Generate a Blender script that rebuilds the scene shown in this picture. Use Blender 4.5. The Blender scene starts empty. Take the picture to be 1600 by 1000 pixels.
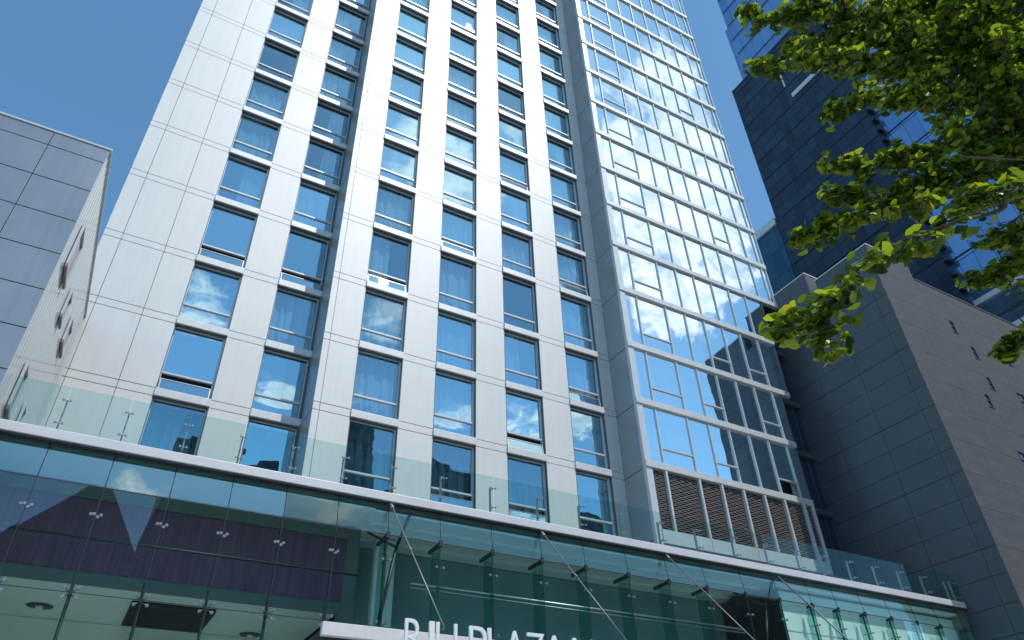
import bpy, bmesh, math, random
from mathutils import Vector, Matrix
random.seed(11)
R = math.radians
C = bpy.context.scene.collection
SC = bpy.context.scene

# ------------------------------------------------------------------ camera
YAW, PITCH, ROLL, F = 0.531017756, 0.646827061, -0.0344487005, 1137.10669
def basis():
    cy, sy, cp, sp = math.cos(YAW), math.sin(YAW), math.cos(PITCH), math.sin(PITCH)
    f = Vector((sy*cp, cy*cp, sp)); r = Vector((cy, -sy, 0)); u = r.cross(f)
    cr, sr = math.cos(ROLL), math.sin(ROLL)
    return cr*r + sr*u, -sr*r + cr*u, f
RX, UX, FX = basis()
cam = bpy.data.cameras.new('camera'); co = bpy.data.objects.new('camera', cam); C.objects.link(co)
m = Matrix.Identity(4)
for i in range(3):
    m[i][0] = RX[i]; m[i][1] = UX[i]; m[i][2] = -FX[i]
co.matrix_world = m                      # eye height is z = 0, the pavement is at z = -1.6
cam.sensor_fit = 'HORIZONTAL'; cam.sensor_width = 36.0; cam.lens = 36.0*F/1600.0
cam.clip_start = 0.05; cam.clip_end = 3000
SC.camera = co
def ray(px, py):
    return (px-800)/F*RX - (py-500)/F*UX + FX
def atd(px, py, d):
    return ray(px, py).normalized()*d
def ony(px, py, y):
    d = ray(px, py); return d*(y/d.y)
def onx(px, py, x):
    d = ray(px, py); return d*(x/d.x)
def onz(px, py, z):
    d = ray(px, py); return d*(z/d.z)

# ------------------------------------------------------------------ light
SUN_EL, SUN_AZ = R(59), R(26.5)           # azimuth: to the right of the street side of the facade
sv = Vector((math.sin(SUN_AZ)*math.cos(SUN_EL), -math.cos(SUN_AZ)*math.cos(SUN_EL), math.sin(SUN_EL)))
sl = bpy.data.lights.new('sun', 'SUN'); so = bpy.data.objects.new('sun', sl); C.objects.link(so)
sl.energy = 3.4; sl.angle = R(0.53); sl.color = (1.0, 0.965, 0.91)
so.rotation_euler = sv.to_track_quat('Z', 'Y').to_euler(); so.location = (0, -20, 80)
SC.view_settings.view_transform = 'Standard'; SC.view_settings.look = 'None'
SC.view_settings.exposure = 0.0; SC.view_settings.gamma = 1.0
W = bpy.data.worlds.new('World'); SC.world = W; W.use_nodes = True
wt = W.node_tree; wt.nodes.clear()
def wn(t, **k):
    n = wt.nodes.new(t)
    for a, b in k.items(): setattr(n, a, b)
    return n
def wmath(op, a, b=None, c=None, clamp=False):
    n = wn('ShaderNodeMath', operation=op, use_clamp=clamp)
    for i, v in enumerate((a, b, c)):
        if v is None: continue
        if isinstance(v, (int, float)): n.inputs[i].default_value = v
        else: wt.links.new(v, n.inputs[i])
    return n.outputs[0]
sky = wn('ShaderNodeTexSky', sky_type='NISHITA'); sky.sun_disc = False
sky.sun_elevation = SUN_EL; sky.sun_rotation = math.pi - SUN_AZ
sky.air_density = 1.0; sky.dust_density = 0.25; sky.ozone_density = 2.2; sky.altitude = 60
SKY_STRENGTH = 0.125
tc = wn('ShaderNodeTexCoord'); sep = wn('ShaderNodeSeparateXYZ'); wt.links.new(tc.outputs['Generated'], sep.inputs[0])
dx, dy, dz = sep.outputs
zz = wmath('MAXIMUM', dz, 0.03)
cu = wmath('DIVIDE', dx, zz); cv = wmath('DIVIDE', wmath('MULTIPLY', dy, -1.0), zz)   # position on a flat cloud layer
comb = wn('ShaderNodeCombineXYZ'); wt.links.new(cu, comb.inputs[0]); wt.links.new(cv, comb.inputs[1])
def cnoise(scale, detail, rough, off):
    mp = wn('ShaderNodeMapping'); mp.inputs['Location'].default_value = off; mp.inputs['Scale'].default_value = (1, 1, 1)
    wt.links.new(comb.outputs[0], mp.inputs[0])
    n = wn('ShaderNodeTexNoise'); n.inputs['Scale'].default_value = scale; n.inputs['Detail'].default_value = detail
    n.inputs['Roughness'].default_value = rough; n.inputs['Distortion'].default_value = 0.25
    wt.links.new(mp.outputs[0], n.inputs['Vector']); return n.outputs['Fac']
def blob(cx, cy, rx, ry, ang, amp):
    ca, sa = math.cos(ang), math.sin(ang)
    a = wmath('SUBTRACT', cu, cx); b = wmath('SUBTRACT', cv, cy)
    p = wmath('DIVIDE', wmath('ADD', wmath('MULTIPLY', a, ca), wmath('MULTIPLY', b, sa)), rx)
    q = wmath('DIVIDE', wmath('SUBTRACT', wmath('MULTIPLY', b, ca), wmath('MULTIPLY', a, sa)), ry)
    d = wmath('ADD', wmath('MULTIPLY', p, p), wmath('MULTIPLY', q, q))
    return wmath('MULTIPLY', wmath('SUBTRACT', 1.0, d, clamp=True), amp)
bl = blob(0.80, 0.72, 0.50, 0.25, R(48), 0.50)
for a in ((0.66, 0.535, 0.14, 0.07, R(20), 0.36), (0.34, 0.80, 0.16, 0.14, R(60), 0.40), (0.41, 0.66, 0.10, 0.06, R(30), 0.36),
          (0.06, 1.45, 0.22, 0.14, R(80), 0.36), (0.30, 1.66, 0.2, 0.10, 0, 0.34), (0.42, 1.24, 0.12, 0.2, 0, 0.30),
          (0.74, 1.58, 0.16, 0.13, 0, 0.36), (1.0, 1.5, 0.30, 0.18, 0, 0.36), (1.4, 2.6, 1.2, 0.5, 0, 0.25), (-1.6, 1.4, 0.9, 0.6, 0, 0.28)):
    bl = wmath('MAXIMUM', bl, blob(*a))
n1 = cnoise(7.0, 9.0, 0.62, (3.1, 1.7, 0.4))
cov = wmath('ADD', wmath('MULTIPLY', n1, 0.95), bl)
mr = wn('ShaderNodeMapRange', interpolation_type='SMOOTHSTEP'); wt.links.new(cov, mr.inputs[0])
mr.inputs[1].default_value = 0.65; mr.inputs[2].default_value = 0.83; mr.inputs[3].default_value = 0; mr.inputs[4].default_value = 0.92
side = wn('ShaderNodeMapRange'); wt.links.new(dy, side.inputs[0])
side.inputs[1].default_value = 0.02; side.inputs[2].default_value = -0.08; side.inputs[3].default_value = 0; side.inputs[4].default_value = 1
hor = wn('ShaderNodeMapRange'); wt.links.new(dz, hor.inputs[0])
hor.inputs[1].default_value = 0.03; hor.inputs[2].default_value = 0.16
mask = wmath('MULTIPLY', wmath('MULTIPLY', mr.outputs[0], side.outputs[0]), hor.outputs[0])
n2 = cnoise(16.0, 6.0, 0.6, (8.0, 2.2, 1.0))
cr = wn('ShaderNodeValToRGB'); wt.links.new(n2, cr.inputs[0])
cr.color_ramp.elements[0].position = 0.3; cr.color_ramp.elements[0].color = (7.0, 8.2, 9.4, 1)
cr.color_ramp.elements[1].position = 0.7; cr.color_ramp.elements[1].color = (15.0, 15.2, 15.2, 1)
mixc = wn('ShaderNodeMix', data_type='RGBA'); wt.links.new(mask, mixc.inputs['Factor'])
tint = wn('ShaderNodeMix', data_type='RGBA', blend_type='MULTIPLY'); tint.inputs['Factor'].default_value = 1.0
wt.links.new(sky.outputs[0], tint.inputs['A']); tint.inputs['B'].default_value = (1.12, 1.57, 1.61, 1)
wt.links.new(tint.outputs['Result'], mixc.inputs['A']); wt.links.new(cr.outputs[0], mixc.inputs['B'])
bg = wn('ShaderNodeBackground'); bg.inputs['Strength'].default_value = SKY_STRENGTH
wt.links.new(mixc.outputs['Result'], bg.inputs['Color'])
wo = wn('ShaderNodeOutputWorld'); wt.links.new(bg.outputs[0], wo.inputs['Surface'])

# ------------------------------------------------------------------ materials
def mat(name):
    mt = bpy.data.materials.new(name); mt.use_nodes = True
    nt = mt.node_tree; b = nt.nodes.get('Principled BSDF'); return mt, nt, b
def pbr(name, col, rough=0.5, metal=0.0, noise=0.0, nscale=3.0, bump=0.0, bscale=20.0, coat=0.0, stretch=(1, 1, 1), spec=None, streak=0.0):
    mt, nt, b = mat(name)
    b.inputs['Base Color'].default_value = (*col, 1); b.inputs['Roughness'].default_value = rough
    b.inputs['Metallic'].default_value = metal
    if coat: b.inputs['Coat Weight'].default_value = coat; b.inputs['Coat Roughness'].default_value = 0.08
    if spec is not None: b.inputs['Specular IOR Level'].default_value = spec
    tcn = nt.nodes.new('ShaderNodeTexCoord'); mp = nt.nodes.new('ShaderNodeMapping'); mp.inputs['Scale'].default_value = stretch
    nt.links.new(tcn.outputs['Object'], mp.inputs[0])
    if noise:
        n = nt.nodes.new('ShaderNodeTexNoise'); n.inputs['Scale'].default_value = nscale; n.inputs['Detail'].default_value = 7
        n.inputs['Roughness'].default_value = 0.65
        nt.links.new(mp.outputs[0], n.inputs['Vector'])
        r = nt.nodes.new('ShaderNodeMapRange'); r.inputs[1].default_value = 0.25; r.inputs[2].default_value = 0.75
        r.inputs[3].default_value = 1-noise; r.inputs[4].default_value = 1+noise
        nt.links.new(n.outputs['Fac'], r.inputs[0])
        x = nt.nodes.new('ShaderNodeMix'); x.data_type = 'RGBA'; x.blend_type = 'MULTIPLY'; x.inputs['Factor'].default_value = 1
        x.inputs['A'].default_value = (*col, 1); nt.links.new(r.outputs[0], x.inputs['B'])
        res = x.outputs['Result']
        if streak:                       # rain streaks running down the face
            m3 = nt.nodes.new('ShaderNodeMapping'); m3.inputs['Scale'].default_value = (5, 5, 0.22); nt.links.new(tcn.outputs['Object'], m3.inputs[0])
            n3 = nt.nodes.new('ShaderNodeTexNoise'); n3.inputs['Scale'].default_value = 1.6; n3.inputs['Detail'].default_value = 6; nt.links.new(m3.outputs[0], n3.inputs['Vector'])
            r3 = nt.nodes.new('ShaderNodeMapRange'); r3.inputs[1].default_value = 0.35; r3.inputs[2].default_value = 0.62; r3.inputs[3].default_value = 1-streak; r3.inputs[4].default_value = 1
            nt.links.new(n3.outputs['Fac'], r3.inputs[0])
            x3 = nt.nodes.new('ShaderNodeMix'); x3.data_type = 'RGBA'; x3.blend_type = 'MULTIPLY'; x3.inputs['Factor'].default_value = 1
            nt.links.new(res, x3.inputs['A']); nt.links.new(r3.outputs[0], x3.inputs['B']); res = x3.outputs['Result']
        nt.links.new(res, b.inputs['Base Color'])
        r2 = nt.nodes.new('ShaderNodeMapRange'); r2.inputs[3].default_value = max(0.02, rough-0.08); r2.inputs[4].default_value = min(1, rough+0.08)
        nt.links.new(n.outputs['Fac'], r2.inputs[0]); nt.links.new(r2.outputs[0], b.inputs['Roughness'])
    if bump:
        n = nt.nodes.new('ShaderNodeTexNoise'); n.inputs['Scale'].default_value = bscale; n.inputs['Detail'].default_value = 5
        nt.links.new(mp.outputs[0], n.inputs['Vector'])
        bp = nt.nodes.new('ShaderNodeBump'); bp.inputs['Strength'].default_value = bump; bp.inputs['Distance'].default_value = 0.02
        nt.links.new(n.outputs['Fac'], bp.inputs['Height']); nt.links.new(bp.outputs[0], b.inputs['Normal'])
    return mt
def glass(name, trans, refl, fac, rough=0.0, bump=0.0, bscale=0.9, ftop=0.95):
    mt, nt, b = mat(name); nt.nodes.remove(b)
    out = nt.nodes['Material Output']
    t = nt.nodes.new('ShaderNodeBsdfTransparent'); t.inputs[0].default_value = (*trans, 1)
    g = nt.nodes.new('ShaderNodeBsdfGlossy'); g.inputs['Color'].default_value = (*refl, 1); g.inputs['Roughness'].default_value = rough
    lw = nt.nodes.new('ShaderNodeLayerWeight'); lw.inputs['Blend'].default_value = 0.5
    pw = nt.nodes.new('ShaderNodeMath'); pw.operation = 'POWER'; pw.inputs[1].default_value = 3.0; nt.links.new(lw.outputs['Facing'], pw.inputs[0])
    r = nt.nodes.new('ShaderNodeMapRange'); r.inputs[3].default_value = fac; r.inputs[4].default_value = ftop
    nt.links.new(pw.outputs[0], r.inputs[0])
    mx = nt.nodes.new('ShaderNodeMixShader'); nt.links.new(r.outputs[0], mx.inputs[0])
    nt.links.new(t.outputs[0], mx.inputs[1]); nt.links.new(g.outputs[0], mx.inputs[2]); nt.links.new(mx.outputs[0], out.inputs[0])
    if bump:
        tcn = nt.nodes.new('ShaderNodeTexCoord')
        n = nt.nodes.new('ShaderNodeTexNoise'); n.inputs['Scale'].default_value = bscale; n.inputs['Detail'].default_value = 1.5
        nt.links.new(tcn.outputs['Object'], n.inputs['Vector'])
        bp = nt.nodes.new('ShaderNodeBump'); bp.inputs['Strength'].default_value = bump; bp.inputs['Distance'].default_value = 0.05
        nt.links.new(n.outputs['Fac'], bp.inputs['Height']); nt.links.new(bp.outputs[0], g.inputs['Normal']); nt.links.new(bp.outputs[0], lw.inputs['Normal'])
    return mt
M = {}
M['panel'] = pbr('pale_metal_panel', (0.62, 0.615, 0.595), 0.52, 0.15, 0.04, 0.45, 0.04, 1.3, streak=0.035)
M['band'] = pbr('pale_metal_band', (0.61, 0.61, 0.595), 0.42, 0.2, 0.06, 2.0, streak=0.04)
M['joint'] = pbr('dark_joint', (0.07, 0.075, 0.08), 0.8)
M['frame'] = pbr('white_aluminium', (0.58, 0.60, 0.61), 0.35, 0.2, 0.05, 4)
M['darkframe'] = pbr('dark_gasket', (0.02, 0.025, 0.03), 0.5)
M['reveal'] = pbr('shade_grey_reveal', (0.085, 0.10, 0.115), 0.5)  # darkened to carry the shade inside the window recess
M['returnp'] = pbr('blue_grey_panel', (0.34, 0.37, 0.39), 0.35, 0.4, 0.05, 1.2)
M['glass'] = glass('window_glass', (0.60, 0.78, 0.90), (0.60, 0.89, 1.0), 0.50, 0.0, 0.10, 0.8, 0.9)
M['glass2'] = glass('window_glass_clear', (0.62, 0.80, 0.90), (0.60, 0.87, 0.98), 0.34, 0.0, 0.12, 0.8, 0.9)
M['glass3'] = glass('window_glass_bright', (0.60, 0.78, 0.90), (0.62, 0.90, 1.0), 0.60, 0.0, 0.10, 0.8, 0.9)
M['glassbay'] = glass('bay_window_glass', (0.58, 0.72, 0.82), (0.84, 0.97, 1.0), 0.74, 0.0, 0.12, 0.7)
M['curtain'] = pbr('grey_blue_curtain', (0.45, 0.50, 0.52), 0.9, 0, 0.08, 6)
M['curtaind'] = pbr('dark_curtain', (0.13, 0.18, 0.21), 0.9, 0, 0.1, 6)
M['purple'] = pbr('purple_blind', (0.22, 0.13, 0.24), 0.8)
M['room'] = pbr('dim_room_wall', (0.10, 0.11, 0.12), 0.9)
M['louvre'] = pbr('brown_louvre_slat', (0.21, 0.18, 0.168), 0.55, 0.2, 0.25, 6, 0, 20, 0, (0.5, 1, 3))
M['back'] = pbr('louvre_backing', (0.015, 0.014, 0.013), 0.9)
M['nbfront'] = pbr('grey_metal_cladding', (0.30, 0.325, 0.345), 0.33, 0.55, 0.06, 0.5, 0.05, 1.0, streak=0.06)
M['nbside'] = pbr('pale_ribbed_wall', (0.44, 0.48, 0.48), 0.34, 0.1, 0.06, 2, 0.0, 10, 1.0, (1, 1, 0.15))
M['brown'] = pbr('brown_window_side', (0.24, 0.20, 0.17), 0.6)
M['slate'] = pbr('dark_slate_panel', (0.085, 0.105, 0.125), 0.42, 0.3, 0.12, 0.5, 0.04, 2, streak=0.08)
M['stone'] = pbr('grey_brown_stone', (0.074, 0.069, 0.072), 0.72, 0, 0.28, 0.9, 0.35, 9, 0, (1, 1, 3), streak=0.12)
M['stonejoint'] = pbr('stone_joint', (0.05, 0.05, 0.053), 0.85)
M['steel'] = pbr('brushed_steel', (0.36, 0.38, 0.40), 0.38, 0.9, 0.08, 8)
M['fascia'] = pbr('silver_fascia_tube', (0.60, 0.60, 0.62), 0.5, 0.1, 0.06, 2.5, 0, 10, 0, (0.4, 1, 1))
M['rod'] = pbr('dull_rod_steel', (0.20, 0.19, 0.185), 0.45, 0.4)
M['darksteel'] = pbr('dark_steel', (0.05, 0.055, 0.06), 0.45, 0.5)
M['pglass'] = glass('green_podium_glass', (0.82, 1.0, 0.96), (0.80, 0.90, 0.95), 0.12, 0.0, 0.05, 0.5, 0.6)
M['pglasstop'] = glass('podium_top_glass', (0.66, 0.93, 0.88), (0.75, 0.95, 1.0), 0.28, 0.0, 0.05, 0.5, 0.7)
M['pglasslow'] = glass('podium_plain_glass', (0.70, 0.95, 0.90), (0.8, 0.92, 0.95), 0.09, 0.0, 0.05, 0.5, 0.5)
M['fin'] = glass('green_fin_glass', (0.58, 0.84, 0.79), (0.6, 0.8, 0.8), 0.03, ftop=0.25)
M['bglass'] = glass('balustrade_glass', (0.84, 0.935, 0.925), (0.85, 0.92, 0.95), 0.025, ftop=0.10)
M['white'] = pbr('white_plaster', (0.87, 0.88, 0.87), 0.7, 0, 0.04, 1.5)
M['ceil'] = pbr('pale_ceiling', (0.80, 0.84, 0.81), 0.5, 0, 0.06, 0.9)
M['teal'] = pbr('dim_teal_wall', (0.22, 0.37, 0.385), 0.6, 0, 0.15, 0.6)
M['purplewall'] = pbr('purple_slatted_wall', (0.17, 0.08, 0.15), 0.6, 0, 0.45, 5, 0, 10, 0, (3, 1, 0.1))
M['concrete'] = pbr('pale_concrete', (0.62, 0.61, 0.61), 0.7, 0, 0.10, 3, 0.2, 18)
M['letter'] = pbr('white_letter_metal', (0.82, 0.83, 0.85), 0.35, 0.1, 0.03, 6)
M['terrace'] = pbr('terrace_paving', (0.32, 0.32, 0.31), 0.85, 0, 0.1, 3)
M['bark'] = pbr('brown_bark', (0.085, 0.06, 0.048), 0.9, 0, 0.3, 14, 0.8, 40)
M['asphalt'] = pbr('asphalt', (0.05, 0.05, 0.052), 0.9, 0, 0.2, 6, 0.4, 60)
M['paving'] = pbr('grey_paving', (0.42, 0.41, 0.395), 0.85, 0, 0.12, 3, 0.3, 30)
M['kerb'] = pbr('granite_kerb', (0.36, 0.36, 0.35), 0.8, 0, 0.1, 8)
M['paint'] = pbr('white_road_paint', (0.75, 0.75, 0.72), 0.7, 0, 0.08, 5)
M['brick'] = pbr('brown_brick', (0.10, 0.075, 0.065), 0.9, 0, 0.15, 5, 0.3, 20)
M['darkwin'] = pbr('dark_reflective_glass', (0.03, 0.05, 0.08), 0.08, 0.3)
M['roofslate'] = pbr('slate_roof', (0.07, 0.07, 0.075), 0.8, 0, 0.2, 4)

# curtain wall of the distant towers: vertical faces only, a grid of panes with mullions
def curtainwall(name, ca, cb, mull, sx, sz, metal=0.2, rough=0.12, mw=0.05):
    mt, nt, b = mat(name)
    tcn = nt.nodes.new('ShaderNodeTexCoord'); sp = nt.nodes.new('ShaderNodeSeparateXYZ'); nt.links.new(tcn.outputs['Object'], sp.inputs[0])
    def mth(op, a, c=None):
        n = nt.nodes.new('ShaderNodeMath'); n.operation = op
        for i, v in enumerate((a, c)):
            if v is None: continue
            if isinstance(v, (int, float)): n.inputs[i].default_value = v
            else: nt.links.new(v, n.inputs[i])
        return n.outputs[0]
    h = mth('ADD', sp.outputs[0], sp.outputs[1])
    a = mth('DIVIDE', h, sx); c = mth('DIVIDE', sp.outputs[2], sz)
    fa = mth('FRACT', a); fc = mth('FRACT', c)
    la = mth('LESS_THAN', fa, mw/sx); lc = mth('LESS_THAN', fc, 2.4*mw/sz); ln = mth('MAXIMUM', la, lc)
    cb3 = nt.nodes.new('ShaderNodeCombineXYZ'); nt.links.new(mth('FLOOR', a), cb3.inputs[0]); nt.links.new(mth('FLOOR', c), cb3.inputs[1])
    wnz = nt.nodes.new('ShaderNodeTexWhiteNoise'); wnz.noise_dimensions = '2D'; nt.links.new(cb3.outputs[0], wnz.inputs['Vector'])
    mx = nt.nodes.new('ShaderNodeMix'); mx.data_type = 'RGBA'; nt.links.new(wnz.outputs['Value'], mx.inputs['Factor'])
    mx.inputs['A'].default_value = (*ca, 1); mx.inputs['B'].default_value = (*cb, 1)
    m2 = nt.nodes.new('ShaderNodeMix'); m2.data_type = 'RGBA'; nt.links.new(ln, m2.inputs['Factor'])
    nt.links.new(mx.outputs['Result'], m2.inputs['A']); m2.inputs['B'].default_value = (*mull, 1)
    nt.links.new(m2.outputs['Result'], b.inputs['Base Color']); b.inputs['Metallic'].default_value = metal
    rr = mth('ADD', mth('MULTIPLY', ln, 0.4), rough); nt.links.new(rr, b.inputs['Roughness'])
    # each pane leans a hair its own way
    vm = nt.nodes.new('ShaderNodeVectorMath'); vm.operation = 'SUBTRACT'; nt.links.new(wnz.outputs['Color'], vm.inputs[0]); vm.inputs[1].default_value = (.5, .5, .5)
    vs = nt.nodes.new('ShaderNodeVectorMath'); vs.operation = 'SCALE'; nt.links.new(vm.outputs[0], vs.inputs[0]); vs.inputs['Scale'].default_value = 0.03
    ge = nt.nodes.new('ShaderNodeNewGeometry')
    va = nt.nodes.new('ShaderNodeVectorMath'); nt.links.new(ge.outputs['Normal'], va.inputs[0]); nt.links.new(vs.outputs[0], va.inputs[1])
    nt.links.new(va.outputs[0], b.inputs['Normal'])
    return mt
M['bluecw'] = curtainwall('blue_curtain_wall', (0.20, 0.36, 0.60), (0.30, 0.47, 0.70), (0.09, 0.15, 0.27), 1.5, 3.6, 0.75, 0.10, 0.05)
M['darkcw'] = curtainwall('dark_curtain_wall', (0.010, 0.020, 0.042), (0.026, 0.046, 0.078), (0.008, 0.012, 0.022), 1.1, 1.75, 0.1, 0.30, 0.05)
M['tealcw'] = curtainwall('teal_curtain_wall', (0.02, 0.075, 0.13), (0.03, 0.10, 0.16), (0.02, 0.06, 0.10), 1.4, 3.4, 0.3, 0.35, 0.05)
M['palecw'] = curtainwall('pale_panel_wall', (0.42, 0.50, 0.62), (0.55, 0.62, 0.72), (0.08, 0.09, 0.12), 6.0, 2.6, 0.5, 0.2, 0.12)
M['farcw'] = curtainwall('opposite_tower_wall', (0.03, 0.04, 0.05), (0.09, 0.10, 0.11), (0.16, 0.15, 0.14), 2.2, 3.5, 0.1, 0.3, 0.5)

# ------------------------------------------------------------------ mesh helpers
class MB:
    def __init__(s): s.v = []; s.f = []; s.sm = []
    def poly(s, pts, smooth=False):
        i = len(s.v); s.v += [tuple(p) for p in pts]; s.f.append(tuple(range(i, i+len(pts)))); s.sm.append(smooth)
    def box(s, x0, x1, y0, y1, z0, z1, tilt=None):
        i = len(s.v)
        pts = [Vector((x, y, z)) for z in (z0, z1) for y in (y0, y1) for x in (x0, x1)]
        if tilt:
            c = Vector(((x0+x1)/2, (y0+y1)/2, (z0+z1)/2))
            for p in pts:
                p.y += (p.x-c.x)*tilt[0] + (p.z-c.z)*tilt[1]
        s.v += [tuple(p) for p in pts]
        for f in ((0, 2, 3, 1), (4, 5, 7, 6), (0, 1, 5, 4), (2, 6, 7, 3), (0, 4, 6, 2), (1, 3, 7, 5)):
            s.f.append(tuple(i+k for k in f)); s.sm.append(False)
    def tube(s, a, b, r, n=8, r2=None, caps=True):
        a = Vector(a); b = Vector(b); d = (b-a).normalized(); r2 = r if r2 is None else r2
        u = d.orthogonal().normalized(); w = d.cross(u); i = len(s.v)
        for p, rr in ((a, r), (b, r2)):
            for k in range(n):
                t = 2*math.pi*k/n; s.v.append(tuple(p + (u*math.cos(t)+w*math.sin(t))*rr))
        for k in range(n):
            s.f.append((i+k, i+(k+1) % n, i+n+(k+1) % n, i+n+k)); s.sm.append(True)
        if caps:
            s.f.append(tuple(i+n-1-k for k in range(n))); s.sm.append(False)
            s.f.append(tuple(i+n+k for k in range(n))); s.sm.append(False)
    def path(s, pts, rad, n=7):
        i = len(s.v); N = len(pts); pts = [Vector(p) for p in pts]
        for j, p in enumerate(pts):
            d = (pts[min(j+1, N-1)]-pts[max(j-1, 0)]).normalized()
            u = d.cross(Vector((0.13, 0.31, 0.94))).normalized(); w = d.cross(u)
            for k in range(n):
                t = 2*math.pi*k/n; s.v.append(tuple(p+(u*math.cos(t)+w*math.sin(t))*rad[j]))
        for j in range(N-1):
            for k in range(n):
                s.f.append((i+j*n+k, i+j*n+(k+1) % n, i+(j+1)*n+(k+1) % n, i+(j+1)*n+k)); s.sm.append(True)
    def sphere(s, c, r, n=8, mm=5):
        i = len(s.v); c = Vector(c)
        for a in range(mm+1):
            ph = math.pi*a/mm
            for k in range(n):
                t = 2*math.pi*k/n
                s.v.append(tuple(c+Vector((math.sin(ph)*math.cos(t), math.sin(ph)*math.sin(t), math.cos(ph)))*r))
        for a in range(mm):
            for k in range(n):
                s.f.append((i+a*n+k, i+(a+1)*n+k, i+(a+1)*n+(k+1) % n, i+a*n+(k+1) % n)); s.sm.append(True)
    def pane(s, x0, x1, z0, z1, y, tx=0, tz=0, pil=0.0, n=4):
        i = len(s.v)
        for b in range(n+1):
            for a in range(n+1):
                u = a/n; v = b/n; x = x0+(x1-x0)*u; z = z0+(z1-z0)*v
                s.v.append((x, y+(u-.5)*tx*(x1-x0)+(v-.5)*tz*(z1-z0)-pil*(1-(2*u-1)**2)*(1-(2*v-1)**2), z))
        for b in range(n):
            for a in range(n):
                k = i+b*(n+1)+a; s.f.append((k, k+1, k+n+2, k+n+1)); s.sm.append(True)
    def mesh(s, name, mt):
        me = bpy.data.meshes.new(name); me.from_pydata(s.v, [], s.f); me.polygons.foreach_set('use_smooth', s.sm)
        if mt: me.materials.append(mt)
        me.update(); return me
    def build(s, name, mt, parent=None, bevel=0.0):
        o = bpy.data.objects.new(name, s.mesh(name, mt)); C.objects.link(o)
        if parent: o.parent = parent
        if bevel:
            bv = o.modifiers.new('bevel', 'BEVEL'); bv.width = bevel; bv.segments = 2; bv.limit_method = 'ANGLE'
        return o
def put(me, name, parent, loc):
    o = bpy.data.objects.new(name, me); C.objects.link(o); o.parent = parent; o.location = loc; return o
def tag(o, label=None, cat=None, group=None, kind=None):
    if label: o['label'] = label
    if cat: o['category'] = cat
    if group: o['group'] = group
    if kind: o['kind'] = kind
    return o
def thing(name, label, cat, loc=(0, 0, 0), group=None):
    o = bpy.data.objects.new(name, None); C.objects.link(o); o.location = loc; o.empty_display_size = 0.3
    return tag(o, label, cat, group)
rnd = random.uniform

# ------------------------------------------------------------------ ground
G = -1.6
b = MB(); b.box(-400, 400, -400, 400, G-0.5, G-0.17); tag(b.build('ground', M['paving']), kind='structure')
b = MB(); b.box(-400, 400, -18.0, -4.0, G-0.17, G-0.12); tag(b.build('road', M['asphalt']), kind='structure')
b = MB(); b.box(-400, 400, -3.85, 60, G-0.17, G); b.box(-400, 400, -60, -18.15, G-0.17, G); tag(b.build('pavement', M['paving']), kind='structure')
b = MB(); b.box(-400, 400, -4.0, -3.85, G-0.17, G+0.005); b.box(-400, 400, -18.15, -18.0, G-0.17, G+0.005); tag(b.build('kerb', M['kerb']), kind='structure')
b = MB()
for i in range(-30, 31): b.box(i*7, i*7+3, -11.07, -10.93, G-0.12, G-0.116)
tag(b.build('lane_marking', M['paint']), kind='structure')

# ------------------------------------------------------------------ hotel tower
Y1, Y2, Y3 = 24.7, 23.13, 21.65
LR = [.4165-.1255, .4165, .5420, .6675, .793, .931, 1.056, 1.180, 1.303, 1.4275, 1.553, 1.684, 1.8155, 1.945, 2.069, 2.197, 2.325, 2.452]
LV = [r*Y1 for r in LR]                 # LV[k+2] is the underside of the slab below storey k
def L(k): return LV[k+2]
KTOP = 14
TOPZ = L(KTOP+1)+0.9
TERR = 8.0
tower = thing('hotel_tower', 'tall pale metal hotel tower with columns of blue windows and a glazed bay', 'building', (12, Y1, TERR))
tower.location = (0, 0, 0)
BH = 0.31; JT = 0.018
clad = MB(); band = MB(); back = MB()
def tl(): return (rnd(-.0009, .0009), rnd(-.0009, .0009))
def piers(xs, Y):
    for x0, x1 in xs:
        for k in range(-2, KTOP+1):
            z0 = max(L(k)+BH, TERR) ; z1 = L(k+1)
            clad.box(x0+.009, x1-.009, Y, Y+.05, z0+JT, z1-JT, tl())
            if k > -2: clad.box(x0+.009, x1-.009, Y, Y+.05, L(k)+JT*.6, L(k)+BH-JT*.6, (0, 0))
piers([(-3.27, -2.64), (-2.64, -1.107), (-1.107, .07), (1.91, 3.33)], Y1)
piers([(5.16, 5.42), (5.42, 6.58), (8.44, 9.88), (11.73, 13.15), (15.0, 16.43), (18.28, 18.985)], Y2)
# top parapet
z0 = L(KTOP+1)
clad.box(-3.27, 5.16, Y1, Y1+.05, z0, TOPZ); clad.box(5.16, 18.985, Y2, Y2+.05, z0, TOPZ)
# dark joints behind the panels, and the room wall further in
for x0, x1 in [(-3.25, .06), (1.92, 3.32)]: back.box(x0, x1, Y1+.052, Y1+.6, TERR, TOPZ-.05)
for x0, x1 in [(5.18, 6.57), (8.45, 9.87), (11.74, 13.14), (15.01, 16.42), (18.29, 18.97)]: back.box(x0, x1, Y2+.052, Y2+.6, TERR, TOPZ-.05)
back.build('joint_backing', M['joint'], tower)
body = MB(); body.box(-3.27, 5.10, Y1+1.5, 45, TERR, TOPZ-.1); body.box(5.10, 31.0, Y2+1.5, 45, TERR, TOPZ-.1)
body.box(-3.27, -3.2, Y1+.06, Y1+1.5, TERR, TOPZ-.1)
body.build('core_wall', M['room'], tower)
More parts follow.
